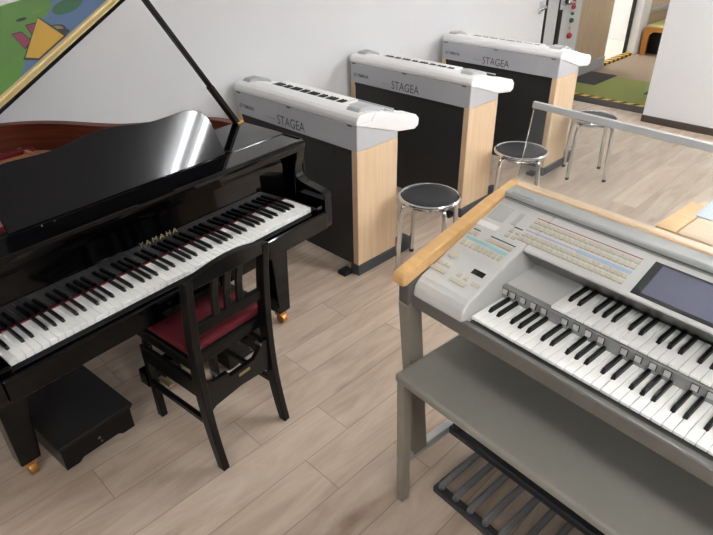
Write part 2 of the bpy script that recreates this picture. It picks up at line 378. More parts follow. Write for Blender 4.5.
# music desk leaning back 30 degrees
th=rad(30); zl=lambda z:(z-.951)/cos(th)
W=[(.185,0),(1.012,0),(1.012,.13),(1.004,.163),(.985,.182),(.955,.196),(.92,.201),(.85,.198),(.78,.197),(.72,.203),(.66,.213),(.60,.217),(.54,.213),(.48,.203),(.42,.197),(.35,.198),(.28,.201),(.245,.196),(.215,.182),(.196,.163),(.187,.13)]
DW=[W[0],W[1]]+smooth_path(W[2:],3)
b=nb()
A=[b.verts.new((p[0],p[1]*0,p[1])) for p in DW]; B=[b.verts.new((p[0],.016,p[1])) for p in DW]
b.faces.new(A); b.faces.new(B[::-1])
for i in range(len(A)): b.faces.new((A[i],B[i],B[(i+1)%len(A)],A[(i+1)%len(A)]))
obj('music_desk',b,desk_black,P,bevel=.003,loc=(0,.236,.962),rot=(-th,0,0))
b=nb(); add_box(b,.25,.95,0,.012,0,.012); 
for x in (.33,.37): 
    b2=nb(); add_lathe(b2,[(0,0),(.003,0),(.003,.003),(0,.004)],(x-.06,.205,.966),12); obj('shelf_pin',b2,chrome,P,smooth=True)
b.free()
# inside of the piano
pl_=[p for p in offset(oc,.052)]; pl_=[p for p in pl_ if p[1]>.27]
def poly_obj(name,pts,z0,z1,m,bevel=0): return prism(name,pts,'z',z0,z1,m,P,bevel)
poly_obj('soundboard',[(pl_[0][0],.22)]+pl_+[(pl_[-1][0],.22)],.79,.80,sound_tan)
pp=[p for p in offset(oc,.075) if p[1]>.52]
poly_obj('iron_plate',[(pp[0][0],.27),(pp[0][0],.52)]+pp+[(pp[-1][0],.27)],.835,.852,plate_gold,.004)
for k,(x0,y0,x1,y1) in enumerate(((.12,.30,.02,1.22),(.40,.30,.34,1.32),(.70,.30,.66,1.26),(.97,.30,.95,.80))):
    b=nb(); d=Vector((x1-x0,y1-y0)).normalized()*.0; nx=.014
    add_hexa(b,[(x0-nx,y0,.852),(x0+nx,y0,.852),(x1+nx,y1,.852),(x1-nx,y1,.852)],[(x0-nx*.6,y0,.892),(x0+nx*.6,y0,.892),(x1+nx*.6,y1,.868),(x1-nx*.6,y1,.868)]); obj('plate_strut',b,plate_gold,P,bevel=.003)
b=nb(); add_box(b,.10,.70,1.20,1.24,.853,.872); obj('felt_strip',b,felt_red,P,bevel=.004,label='red felt strip inside')
b=nb(); add_box(b,.05,.70,1.10,1.16,.853,.868); obj('bridge',b,sound_tan,P,bevel=.003)
box('pin_block',-.05,1.25,.27,.42,.852,.862,plate_gold,P,.002)
box('felt_strip',-.03,1.2,.47,.50,.862,.878,felt_red,P,.003,label='red felt strip inside')
for i in range(60):
    x=.0+i*.0165
    b=nb(); add_tube(b,[(x,.40,.872),(x,.60,.870)],.0009 if i>12 else .0016,4,cap=False); obj('string',b,brass if i<=12 else steel,P)
# keys
wk=nb(); add_box(wk,.0005,KW-.0005,0,.1485,.703,.7225); wm=mesh(wk,'white_key',[key_white],.0012)
kf=nb()
for i in range(52): obj('white_key',wm,None,P,loc=(i*KW,0,0))
bkm=nb(); add_hexa(bkm,[(-.0055,.052,.722),(.0055,.052,.722),(.0055,.1485,.722),(-.0055,.1485,.722)],[(-.0042,.060,.7335),(.0042,.060,.7335),(.0042,.1485,.7335),(-.0042,.1485,.7335)]); bkm=mesh(bkm,'black_key',[key_black],.0012)
OFF={0:-.0018,1:.0018,3:-.0025,4:0,5:.0025}
for i in range(51):
    n=(i+5)%7
    if PATTERN[n] : obj('black_key',bkm,None,P,loc=((i+1)*KW+OFF.get(n,0),0,0))
kf.free()
# lettering on the fallboard
lm_=text_mesh('YAMAHA',.155,.017,gold_letter,.0012,space=1.5,thin=-.01)
obj('gold_lettering',lm_,None,P,loc=(.533,.1545,.788),rot=(rad(88),0,0),label='gold maker lettering')
box('key_lock',.475,.487,-.0535,-.052,.672,.682,chrome,P,0,label='small chrome key lock')
# lid
SL=rad(28.3); HU,HZ=-.13,.975
lidpts=[(p[0]+.012-HU if p[0]<0 else p[0]+.006-HU,p[1]+.006) for p in smooth_path(outer[1:-1],5) if p[1]>.46]
lidpts=[(.0,.455)]+[(max(0,p[0]),p[1]) for p in lidpts]+[(1.465,.455)]
LID=bpy.data.objects.new('lid',None); 
b=nb(); add_prism(b,lidpts,'z',.008,.020); bpy.data.objects.remove(LID)
LID=obj('lid',b,piano_black,P,bevel=.003,loc=(HU,0,HZ),rot=(0,-SL,0))
# folded front flap, lying on the lid's front part seen as its edge, with the long brass hinge
b=nb(); add_box(b,.01,1.455,.4575,.520,.0205,.0240); add_tube(b,[(.01,.490,.026),(1.455,.490,.026)],.006,10)
b2=obj('brass_hinge',b,brass,LID)
# prop stick
b=nb(); a=Vector((1.297,.49,.955)); e=Vector((.935,.50,1.525)); 
def bar(b,a,e,w,d):
    a=Vector(a);e=Vector(e);dr=(e-a).normalized(); s=Vector((0,1,0)); s=(s-dr*s.dot(dr)).normalized(); t=dr.cross(s)
    A=[a+s*w*i+t*d*j for i,j in ((-1,-1),(1,-1),(1,1),(-1,1))]; B=[e+s*w*i+t*d*j for i,j in ((-1,-1),(1,-1),(1,1),(-1,1))]
    add_hexa(b,A,B)
bar(b,a,a.lerp(e,.34),.017,.010); o=obj('lid_prop',b,black_satin,P,bevel=.003)
b=nb(); bar(b,a.lerp(e,.28)+Vector((-.004,0,.010)),e,.013,.008); obj('prop_rod',b,black_satin,o,bevel=.003)
b=nb(); add_box(b,1.280,1.315,.47,.51,.9655,.975); obj('prop_bracket',b,caster_brass,P,bevel=.002)
# legs
def pleg(u,v,inn):
    b=nb(); t0=[(u-.06,v-.055),(u+.06,v-.055),(u+.06,v+.055),(u-.06,v+.055)]
    w=.035
    if inn>0: t1=[(u-.06,v-w),(u+.012,v-w),(u+.012,v+w),(u-.06,v+w)]
    elif inn<0: t1=[(u-.012,v-w),(u+.06,v-w),(u+.06,v+w),(u-.012,v+w)]
    else: t1=[(u-w,v-w),(u+w,v-w),(u+w,v+w),(u-w,v+w)]
    add_hexa(b,[(x,y,.075) for x,y in t1],[(x,y,.625) for x,y in t0]); l=obj('leg',b,piano_black,P,bevel=.006)
    cx=sum(x for x,y in t1)/4
    b=nb(); add_box(b,cx-.022,cx+.022,v-.02,v+.02,.048,.075); add_tube(b,[(cx-.014,v-.006,.026),(cx+.014,v-.006,.026)],.026,18); obj('caster',b,caster_brass,l,bevel=.002,label='brass caster')
pleg(.045,.345,1); pleg(1.225,.28,-1); pleg(.55,1.22,0)
# pedal lyre
b=nb(); add_box(b,.50,.72,.28,.34,.10,.17); obj('lyre_box',b,piano_black,P,bevel=.005)
for x in (.55,.67):
    b=nb(); add_box(b,x-.012,x+.012,.295,.325,.17,.625); obj('lyre_post',b,piano_black,P,bevel=.003)
for x in (.555,.61,.665):
    b=nb(); add_prism(b,[(x-.011,.20),(x+.011,.20),(x+.009,.28),(x-.009,.28)],'z',.115,.125); obj('pedal',b,brass,P,bevel=.002)
b=nb(); add_box(b,.52,.70,.30,.32,.0,.10); b.free()
# illustrated cover sheet on the lid (plain shapes)
S=thing('illustrated_sheet','green and blue picture sheet with a yellow triangle lying on the raised piano lid','picture sheet',(0,0,0))
S.parent=None
Mp=Matrix.Translation((-1.56713,.20430,0))@Matrix.Rotation(1.66858,4,'Z')@Matrix.Translation((HU,0,HZ))@Matrix.Rotation(-SL,4,'Y')
S.matrix_world=Mp
def sheet(pts,z0,z1,m,name): 
    return prism(name,pts,'z',z0,z1,m,S,0)
covp=[(p[0]-.004 if p[0]>.01 else .006,p[1]-.004) for p in lidpts]
covp=[(.006,.524)]+[(p[0],max(p[1],.524)) for p in covp[1:-1]]+[(1.458,.524)]
sheet(covp,.0205,.0215,m_green,'green_field')
right=[p for p in covp if p[0]>1.06 or False]
blue=[(.682,.524),(.709,.547),(.758,.600),(.80,.65),(.86,.72),(.925,.785),(.950,.785),(.967,.768),(1.0,.79),(1.043,.828)]
tail=[p for p in covp if p[0]>1.02 and p[1]>.54]
tail.sort(key=lambda p:-p[1])
blue=blue+[p for p in tail if p[1]<.90 or p[0]>1.06]+[(1.456,.524)]
sheet(blue,.0217,.0222,m_blue,'blue_field')
def ell(c,a,b_,ang,n=20,a0=0,a1=2*PI): return [(c[0]+a*cos(t)*cos(ang)-b_*sin(t)*sin(ang),c[1]+a*cos(t)*sin(ang)+b_*sin(t)*cos(ang)) for t in [a0+(a1-a0)*i/n for i in range(n)]]
def outline(pts,d):
    c=Vector((sum(p[0] for p in pts)/len(pts),sum(p[1] for p in pts)/len(pts)))
    return [tuple(c+(Vector(p)-c)*(1+d/max((Vector(p)-c).length,.01))) for p in pts]
rng_=ell((.872,.628),.062,.080,.12,28)
sheet(outline(rng_,.008),.0223,.0226,m_outline,'ring_outline'); sheet(rng_,.0227,.0230,m_tan,'tan_disc'); sheet(outline(ell((.905,.585),.018,.05,.2,16),.002),.0231,.0233,m_outline,'ring_hole')
for q in ([(.905,.82),(.922,.775),(.900,.70),(.868,.715)],[(.850,.842),(.868,.80),(.842,.69),(.805,.675)]):
    sheet(outline(q,.012),.0234,.0236,m_outline,'bar_outline'); sheet(q,.0237,.0239,m_pink,'magenta_bar')
tri=[(.946,.798),(.769,.607),(.782,.497),(.88,.510)]
tri=[(.950,.800),(.767,.610),(.778,.535),(.893,.535)]
sheet(outline(tri,.012),.0240,.0242,m_outline,'triangle_outline'); sheet(tri,.0243,.0246,m_yellow,'yellow_triangle')
sheet(ell((1.035,.715),.05,.075,.1,20),.0226,.0230,m_dkgreen,'green_blob')
for c in ((.80,.905),(.93,.90),(.60,.62),(.98,.86)): sheet(ell(c,.012,.03,.3,10),.0223,.0226,m_outline if c[0]<.95 else m_lime,'small_mark')

# ------------------------------------------------------------------ pedal boxes under the piano
def pedal_box(lab,u0,u1,v0,v1,zt,slide):
    t=thing('pedal_box',lab,'pedal box',(0,0,0)); t.matrix_world=Matrix.Translation((-1.56713,.20430,0))@Matrix.Rotation(1.66858,4,'Z')@Matrix.Translation((u0,v0,0))
    w,d=u1-u0,v1-v0
    b=nb(); add_prism(b,[(0,.012),(.025,.012),(.035,0),(.0,0)],'x',0,.001)
    b.free(); b=nb()
    add_prism(b,[(.0,.0),(.05,.0),(.07,.014),(w-.07,.014),(w-.05,0),(w,0),(w,zt-.03),(0,zt-.03)],'y',0,.02); obj('front_panel',b,black_satin,t,bevel=.002)
    b=nb(); add_box(b,0,.018,.02,d,.004,zt-.03); obj('side_panel',b,black_satin,t)
    b=nb(); add_box(b,w-.018,w,.02,d,.004,zt-.03); obj('side_panel',b,black_satin,t)
    b=nb(); add_box(b,.018,w-.018,d-.02,d,.004,zt-.03); obj('back_panel',b,black_satin,t)
    b=nb(); add_box(b,-.004,w+.004,-.006,d,zt-.028,zt-.016); obj('lower_board',b,black_satin,t,bevel=.002)
    b=nb(); add_box(b,-.008,w+.008,-.014,d,zt-.013,zt); obj('top_board',b,black_matte,t,bevel=.002)
    b=nb(); add_tube(b,[(w*.5,-.003,.055),(w*.5,.01,.055)],.006,10); obj('screw',b,steel,t); b=nb(); add_tube(b,[(w*.52,-.003,.035),(w*.52,.01,.035)],.004,10); obj('screw',b,steel,t)
pedal_box('low black pedal box standing left of the chair under the piano',.100,.385,.245,.60,.128,0)
pedal_box('black footrest box behind the chair near the right piano leg',.845,1.095,.20,.55,.235,0)

# ------------------------------------------------------------------ piano chair
CH=thing('piano_chair','black wooden piano chair with a dark red seat standing at the grand piano','chair',(-1.435,.852,0),1.66858)
# local: x to the right (towards treble), y forward to the piano
def prof_bar(name,pts,x0,x1,w,m=black_satin,par=CH,bev=.003):
    """bar along a list of (y,z) with thickness w in y, between x0 and x1 (x may shift linearly)"""
    b=nb(); L=[]
    for i,(y,z) in enumerate(pts):
        ww=w if not isinstance(w,(list,tuple)) else w[i]
        L.append([b.verts.new((x,y+dy,z)) for x,dy in ((x0,-ww/2),(x1,-ww/2),(x1,ww/2),(x0,ww/2))])
    b.faces.new(L[0][::-1]); b.faces.new(L[-1])
    for A,B in zip(L,L[1:]):
        for i in range(4): b.faces.new((A[i],A[(i+1)%4],B[(i+1)%4],B[i]))
    return obj(name,b,m,par,bevel=bev)
rear=smooth_path([(-.005,0),(.022,.13),(.040,.27),(.045,.42),(.040,.56),(.028,.70),(.012,.812)],3)
for s in (-1,1):
    x0,x1=(-.172,-.144) if s<0 else (.144,.172)
    prof_bar('leg',rear,x0,x1,[.034+.012*sin(PI*i/(len(rear)-1)) for i in range(len(rear))])
frontl=smooth_path([(.405,0),(.41,.15),(.415,.30),(.415,.36)],2)
for x0,x1 in ((-.150,-.122),(.130,.158)): prof_bar('leg',frontl,x0,x1,[.03]*len(frontl))
# curved top rail
b=nb(); n=12; A=[];
for i in range(n+1):
    x=-.168+.336*i/n; zt=.812+.036*sin(PI*i/n); zb=.775+.012*sin(PI*i/n); y=.016-.018*sin(PI*i/n)
    A.append([b.verts.new(p) for p in ((x,y-.011,zb),(x,y+.013,zb),(x,y+.010,zt),(x,y-.012,zt))])
b.faces.new(A[0]); b.faces.new(A[-1][::-1])
for p,q in zip(A,A[1:]):
    for i in range(4): b.faces.new((p[i],p[(i+1)%4],q[(i+1)%4],q[i]))
obj('top_rail',b,black_satin,CH,bevel=.003)
box('lower_rail',-.144,.144,.028,.050,.585,.625,black_satin,CH,.003)
for x in (-.052,.0,.052): prof_bar('back_slat',[(.039,.62),(.032,.70),(.014,.782)],x-.014,x+.014,.012)
# seat: frame, cushion
box('seat_frame',-.168,.180,.065,.43,.435,.485,black_satin,CH,.006)
b=nb(); add_box(b,-.160,.172,.07,.425,.485,.522); obj('seat_cushion',b,seat_red,CH,bevel=.014,seg=3)
# seat lift mechanism and lower frame
for x in (-.11,.11):
    b=nb(); bar(b,(x,.11,.385),(x,.36,.44),.004,.010); obj('lift_arm',b,black_satin,CH)
    b=nb(); bar(b,(x*.8,.36,.385),(x*.8,.11,.44),.004,.010); obj('lift_arm',b,black_satin,CH)
b=nb(); add_tube(b,[(-.12,.12,.425),(.12,.12,.425)],.008,10); obj('lift_rod',b,steel,CH)
b=nb(); add_tube(b,[(-.12,.37,.425),(.12,.37,.425)],.008,10); obj('lift_rod',b,black_satin,CH)
for x0,x1 in ((-.158,-.140),(.146,.164)):
    prism('side_apron',[(.06,.30),(.40,.30),(.40,.375),(.06,.375)],'x',x0,x1,black_satin,CH,.003)
    box('side_stretcher',x0,x1,.05,.40,.175,.20,black_satin,CH,.003)
# rear panel with stepped upper edge
pn=[(-.146,.245),(-.12,.262),(.0,.272),(.12,.262),(.146,.245),(.146,.40),(.118,.40),(.100,.372),(.075,.348),(-.045,.345),(-.047,.368),(-.118,.372),(-.146,.40)]
b=nb(); add_prism(b,pn,'y',.030,.050); obj('rear_panel',b,black_satin,CH,bevel=.002)
box('name_plate',-.005,.048,.0285,.030,.318,.330,gold_letter,CH,0,label='small gold plate')
for x in (-.105,.105): 
    b=nb(); add_tube(b,[(x,.02,.40),(x,.05,.40)],.005,8); obj('bolt',b,steel,CH)

# ------------------------------------------------------------------ stools
def make_stool(loc,rz,lab):
    t=thing('round_stool',lab,'stool',loc,rz,None)
    b=nb(); add_lathe(b,[(0,.449),(.10,.448),(.140,.444),(.152,.436),(.152,.425),(0,.425)],n=40); obj('seat',b,stool_black,t,smooth=True)
    b=nb(); add_torus(b,(0,0,.436),.160,.0095,48,10); obj('rim',b,chrome,t,smooth=True)
    b=nb(); add_torus(b,(0,0,.405),.125,.008,40,8); obj('under_ring',b,chrome,t,smooth=True)
    for k in range(4):
        a=PI/4+k*PI/2; c_,s_=cos(a),sin(a)
        pts=smooth_path([(c_*.105,s_*.105,.412),(c_*.150,s_*.150,.408),(c_*.166,s_*.166,.385),(c_*.172,s_*.172,.30),(c_*.186,s_*.186,.012)],6)
        b=nb(); add_tube(b,pts,.013,12); l=obj('leg',b,chrome,t,smooth=True)
        b=nb(); add_tube(b,[(c_*.186,s_*.186,0),(c_*.186,s_*.186,.018)],.014,12); obj('rubber_foot',b,seal_black,l)
    return t
make_stool((-1.783,2.338,0),.38,'round black stool with chrome rim standing right of the nearest organ, beside the front instrument')
s2=make_stool((-1.790,3.270,0),.5,'round black stool with chrome rim standing between the second and third organs')
s3=make_stool((-1.762,4.215,0),.58,'round chrome stool seen through the clear music rest, beside the farthest organ')
for s_ in (s2,s3): pass

# ------------------------------------------------------------------ rear-facing organs along the wall
def make_stagea(loc,lab):
    t=thing('electronic_organ',lab,'electronic organ',loc,0,'white and grey electronic organs in a row along the wall')
    W_=1.012
    for x0,x1 in ((0,.04),(W_-.04,W_)):
        b=nb(); add_box(b,x0,x1,0,.308,.058,.722); obj('side_panel',b,st_wood,t,bevel=.002)
        b=nb(); add_prism(b,[(-.012,.0),(.45,.0),(.455,.045),(.43,.085),(.385,.085),(.33,.062),(-.012,.062)],'x',x0-.012,x1+.012); obj('foot',b,st_foot,t,bevel=.006)
    b=nb(); add_box(b,.04,W_-.04,.006,.02,.05,.722); obj('back_panel',b,st_black,t,bevel=.001)
    b=nb(); add_box(b,.04,W_-.04,.002,.006,.700,.722); obj('panel_strip',b,seal_black,t)
    b=nb(); add_box(b,W_-.18,W_-.175,.003,.006,.655,.700); obj('panel_joint',b,seal_black,t)
    b=nb(); add_box(b,W_-.10,W_-.04,-.07,.0,.0,.022); obj('cable_foot',b,seal_black,t,bevel=.003)
    b=nb(); add_prism(b,[(0,.722),(.308,.722),(.308,.80),(0,.856)],'x',0.0,W_); obj('rear_housing',b,st_grey,t,bevel=.004)
    # white cover
    cov=[(-.002,.857),(-.004,.876),(.006,.896),(.026,.906),(.10,.905),(.135,.898),(.135,.86)]
    b=nb(); add_prism(b,cov,'x',-.003,W_+.003); obj('top_cover',b,st_white,t,bevel=.004)
    arm=[(.0,.857),(.30,.757),(.440,.737),(.472,.752),(.475,.790),(.450,.816),(.30,.850),(.16,.892),(.125,.899),(.10,.86)]
    for x0,x1,fl in ((-.006,.10,0),(W_-.10,W_+.006,1)):
        b=nb(); add_prism(b,arm,'x',x0,x1); obj('side_cheek',b,st_white,t,bevel=.006)
    b=nb(); add_box(b,.10,W_-.10,.135,.305,.845,.866); obj('upper_keybed',b,st_grey,t,bevel=.002)
    b=nb(); add_box(b,.10,W_-.10,.29,.455,.74,.775); obj('lower_keybed',b,st_grey,t,bevel=.002)
    b=nb(); add_box(b,.10,W_-.10,.455,.475,.735,.80); obj('front_rail',b,st_white,t,bevel=.004)
    kw=.0215; k0=.14
    w_=nb(); add_box(w_,.0005,kw-.0005,0,.125,0,.012)
    w_=STW
    for i in range(29):
        obj('white_key',w_,None,t,loc=(W_-.12-(k0-.12)-0-(i+1)*kw-.135,.165,.866))
        obj('white_key',w_,None,t,loc=(W_-.12-(k0-.12)-(i+1)*kw-.085,.328,.775))
    for i in range(28):
        n=i%7
        if PATTERN[n]:
            xx=W_-.255-(k0-.12)-(i+1)*kw+.0
            obj('black_key',STB,None,t,loc=(xx,.165,.878)); obj('black_key',STB,None,t,loc=(xx+.05,.328,.787))
    # control pods and folded clear music rest
    for x0,x1 in ((.015,.085),(W_-.125,W_-.035)):
        b=nb(); add_prism(b,[(.045,.904),(.065,.920),(.13,.921),(.205,.895),(.215,.87),(.045,.87)],'x',x0,x1); obj('control_pod',b,st_pod,t,bevel=.006)
    b=nb(); add_box(b,.09,W_-.045,.318,.322,.80,.862); obj('music_rest',b,acrylic,t,bevel=.001)
    b=nb(); add_box(b,.09,W_-.045,.316,.324,.860,.866); obj('rest_edge',b,st_pod,t,bevel=.001)
    for x in (.017,.475,.945):
        b=nb(); add_box(b,x,x+.032,-.0022,.001,.846,.852); obj('slot',b,seal_black,t)
    # writing on the back
    obj('brand_name',STY,None,t,loc=(.062,-.0002,.764),rot=(PI/2,0,0)); obj('model_name',STS,None,t,loc=(.385,-.0002,.737),rot=(PI/2,0,0)); obj('series_name',STE,None,t,loc=(.30,-.0002,.752),rot=(PI/2,0,0))
    b=nb(); add_torus(b,(0,0,0),.011,.0015,24,6)
    for k in range(3): add_box(b,-.0012,.0012,.0,.009,-.001,.001) if k==0 else None
    add_box(b,-.008,.008,-.004,-.002,-.001,.001); o=obj('round_emblem',b,st_text,t,loc=(.044,-.0005,.775),rot=(PI/2,0,0))
    return t
q=nb(); add_box(q,.0005,.021,0,.125,0,.012); STW=mesh(q,'organ_white_key',[key_white],.001)
q=nb(); add_hexa(q,[(-.0042,0,0),(.0042,0,0),(.0042,.062,0),(-.0042,.062,0)],[(-.0036,0,.008),(.0036,0,.008),(.0036,.056,.008),(-.0036,.056,.008)]); STB=mesh(q,'organ_black_key',[key_black])
STY=text_mesh('YAMAHA',.110,.024,st_text,.0006,thin=.02); STS=text_mesh('STAGEA',.232,.052,st_text,.0006,thin=0,name='model'); STE=text_mesh('Electone',.07,.014,mat('stagea_text_light',(150,152,156),.5),.0006,name='series')
make_stagea((-3.004,1.999,0),'white and grey organ nearest the grand piano, its back to the viewer')
make_stagea((-3.020,2.978,0),'white and grey organ standing second from the grand piano, in the middle of the row')
make_stagea((-2.985,3.975,0),'white and grey organ standing farthest from the grand piano, nearest the doorway')

# ------------------------------------------------------------------ front electronic organ
SLP=.37; AP=math.atan(SLP); SP=lambda v:.868+SLP*(v+.03)
EL=thing('electronic_organ','large silver two-manual electronic organ with blond wood edge and a touch screen in the foreground','electronic organ',(-.69392,1.12005,0),-.081418)
WL=.846; UR=WL+.003; UE=WL+.19
# bodies
lb=[(-.034,.79),(-.034,.832),(-.030,.854),(-.018,.868),(-.002,SP(-.002))]+[(.35,SP(.35)),(.35,.80),(.10,.79)]
for x0,x1 in ((-.184,-.004),(WL+.004,UE-.005)):
    prism('end_block',lb,'x',x0,x1,el_panel,EL,.005)
for x0,x1 in ((-.226,-.185),(UE-.004,UE+.037)):
    prism('side_body',[(-.052,.79),(-.052,.856),(.31,.972),(.448,.99),(.448,.70),(.30,.70),(.10,.79)],'x',x0+.002,x1-.001,el_dark,EL,.003)
    cap=[(-.076,.866),(-.078,.893),(-.070,.902),(.31,1.006),(.45,1.032),(.452,.992),(.31,.968),(-.06,.862)]
    prism('wood_cap',cap,'x',x0,x1,wood_cap,EL,.005)
prism('wood_rail',[(.398,.99),(.398,1.036),(.403,1.039),(.447,1.034),(.452,1.028),(.452,.985)],'x',-.1845,UE-.005,wood_cap2,EL,.004)
prism('rest_rail',[(.3535,1.0),(.352,1.026),(.356,1.031),(.397,1.035),(.397,1.0)],'x',-.1835,UE-.006,el_bar,EL,.002)
prism('rail_groove',[(.3505,1.012),(.3535,1.012),(.3535,1.016),(.3505,1.016)],'x',-.18,UE-.01,el_dark,EL,0)
b=nb(); add_box(b,-.16,-.085,.3545,.357,1.0285,1.0345); obj('maker_plate',b,btn_grey,EL,bevel=.0005,rot=None)
# middle panel above the upper manual
prism('control_panel',[(.213,SP(.213)),(.35,SP(.35)),(.35,.90),(.29,.880),(.276,.887),(.208,.952)],'x',-.003,WL+.003,el_panel,EL,.003)
prism('panel_fascia',[(.2065,.950),(.2745,.8855),(.2755,.887),(.2085,.951)],'x',-.0025,WL+.0025,el_dark,EL,0)
# shelf (tray) left of upper manual, button strip
prism('tray',[(.140,.845),(.140,.870),(.30,.874),(.30,.845)],'x',-.003,.149,el_panel,EL,.002)
prism('button_strip',[(.1365,.825),(.131,.868),(.134,.871),(.15,.871),(.15,.825)],'x',-.003,WL+.003,el_strip,EL,.001)
box('upper_keybed',.149,WL+.003,.150,.30,.850,.864,el_dark,EL,.001)
box('keybed',-.003,WL+.003,-.005,.30,.79,.812,el_dark,EL,.001)
prism('front_rail',[(-.036,.785),(-.036,.822),(-.032,.826),(-.010,.820),(-.006,.815),(-.006,.785)],'x',-.189,UE,el_dark,EL,.0015)
box('bottom_plate',-.19,UE,.0,.44,.770,.789,black_matte,EL,.001)
box('cabinet_back',-.189,UE,.352,.396,.42,.999,el_grey,EL,.002)
# tone cabinet low behind and stand
box('tone_cabinet',-.15,UE-.04,.32,.445,.14,.42,el_dark,EL,.004)
for x0,x1 in ((-.222,-.187),(UE-.002,UE+.033)):
    b=nb(); add_hexa(b,[(x0,.012,.118),(x1,.012,.118),(x1,.075,.118),(x0,.075,.118)],[(x0,-.055,.79),(x1,-.055,.79),(x1,.005,.79),(x0,.005,.79)]); obj('front_leg',b,leg_taupe,EL,bevel=.002)
    box('side_bar',x0+.003,x1-.003,-.02,.45,.095,.130,alu,EL,.003)
    box('rear_leg',x0,x1,.39,.445,.0,.70,leg_taupe,EL,.003)
prism('cross_bar',[(.195,.100),(.190,.128),(.196,.134),(.236,.134),(.242,.128),(.240,.100)],'x',-.187,UE+.0,pedal_black,EL,.002)
# keys
q=nb(); add_box(q,.0005,KW-.0005,0,.138,-.009,0); EW=mesh(q,'manual_white_key',[key_white],.0016)
q=nb(); add_hexa(q,[(-.0057,.048,-.002),(.0057,.048,-.002),(.0057,.138,-.002),(-.0057,.138,-.002)],[(-.0042,.058,.0105),(.0042,.058,.0105),(.0042,.138,.0105),(-.0042,.138,.0105)]); EB=mesh(q,'manual_black_key',[key_black],.0012)
OFE={0:-.0016,1:.0016,3:-.0023,4:0,5:.0023}
for n0,u0,v0,z0 in ((36,0,0,.832),(29,.150,.132,.884)):
    for i in range(n0):
        o=obj('white_key',EW,None,EL,loc=(u0+i*KW,v0,z0))
        if i<n0-1 and PATTERN[i%7]: obj('black_key',EB,None,EL,loc=(u0+(i+1)*KW+OFE[i%7],v0,z0))
# strip buttons
q=nb(); add_box(q,-.0075,.0075,-.003,.002,-.0075,.0075); add_box(q,-.0055,.0055,-.0042,-.003,-.0055,.0055); SBm=mesh(q,'strip_button',[btn_grey],.0008)
q=nb(); add_box(q,-.0092,.0092,-.0004,.002,-.0092,.0092); SFm=mesh(q,'strip_button_frame',[lcd_black])
for u in (-.002+.012,.035,.068,.101,.134,.196,.229,.263,.297,.357,.392,.427,.461,.522,.556,.590,.625,.690,.723,.756,.79):
    o=obj('strip_button_frame',SFm,None,EL,loc=(u,.1305,.857),rot=(rad(-7),0,0)); obj('button',SBm,None,o,loc=(0,-.0003,0))
# panel details
def pan(name,u0,u1,v0,v1,m,h=.0012,bev=0,z=0,par=EL):
    cv=(v0+v1)/2; d=(v1-v0)/cos(AP); q=nb(); add_box(q,-(u1-u0)/2,(u1-u0)/2,-d/2,d/2,-.001,h)
    return obj(name,q,m,par,bevel=bev,loc=((u0+u1)/2,cv,SP(cv)+z),rot=(AP,0,0))
q=nb(); add_box(q,-.0068,.0068,-.0062,.0062,-.001,.0035); PB=mesh(q,'panel_button',[btn_cream],.0008)
q=nb(); add_box(q,-.0058,.0058,-.0092,.0092,-.001,.0032); PT=mesh(q,'panel_button_tall',[btn_cream],.0008)
COUNT=[0]; STUFF=[]
def btn(u,v,tall=False):
    COUNT[0]+=1
    if COUNT[0]<=79: obj('panel_button',PT if tall else PB,None,EL,loc=(u,v,SP(v)),rot=(AP,0,0))
    else: STUFF.append((u,v,tall))
def brow(u0,u1,n,v,tall=False):
    for i in range(n): btn(u0+(u1-u0)*i/(n-1),v,tall)
pan('speaker_patch',-.175,-.118,.262,.322,btn_grey,.0006); pan('memory_slot',-.095,-.080,.270,.318,btn_grey,.0015,.0005)
pan('label_window',-.183,-.112,.226,.246,white_gloss,.0006)
pan('cyan_strip',-.172,-.028,.167,.176,cyan_strip,.0007)
brow(-.166,-.036,9,.150,True)
pan('header_line',-.112,-.026,.204,.207,lcd_black,.0005); brow(-.106,-.034,6,.190)
pan('header_line',-.176,-.150,.205,.208,lcd_black,.0005); brow(-.172,-.154,2,.191)
pan('header_line',-.078,-.048,.264,.267,lcd_black,.0005); brow(-.074,-.052,2,.250); brow(-.074,-.052,2,.230)
pan('lcd_window',-.070,-.030,.072,.089,lcd_black,.001)
brow(-.172,-.140,3,.060); brow(-.176,-.136,4,.036); brow(-.090,-.066,2,.050); brow(-.098,-.058,4,.028); brow(-.036,-.022,2,.044)
pan('red_line',-.042,.272,.322,.3245,red_line,.0005)
pan('blue_line',-.042,.12,.2695,.2735,lilac_strip,.0006); pan('blue_strip',.12,.272,.266,.2775,blue_strip,.0006)
for v in (.309,.290):
    for i in range(20):
        btn(-.034+i*.01575,v,False)
for v in (.255,.236):
    for i in range(20): btn(-.034+i*.01575,v,False)
b=nb()
for u,v,tl in STUFF:
    sx,sy=(.0058,.0092) if tl else (.0066,.0060)
    pts=[(-sx,-sy),(sx,-sy),(sx,sy),(-sx,sy)]
    A=[(u+px,v+py*cos(AP),SP(v)+py*sin(AP)-.001) for px,py in pts]; B=[(a_[0],a_[1]-.0045*sin(AP),a_[2]+.0045*cos(AP)) for a_ in A]
    add_hexa(b,A,B)
o=obj('panel_buttons',b,btn_cream,EL); o['kind']='stuff'
q=nb(); add_lathe(q,[(0,.008),(.014,.0075),(.0165,.004),(.0175,-.001),(0,-.001)],n=32); obj('dial',q,mat('dial_cream',(206,204,186),.45),EL,smooth=True,loc=(-.155,.100,SP(.1)),rot=(AP,0,0))
f_=pan('touch_screen',.300,.562,.219,.332,screen_frame,.0015,.001)
pan('screen_face',.322,.540,.229,.324,screen_face,.0022)
for k in range(3): pass
pan('header_line',.60,.80,.322,.3245,red_line,.0005)
for v in (.300,.270):
    pan('blue_strip',.59,.82,v-.016,v-.012,blue_strip,.0006)
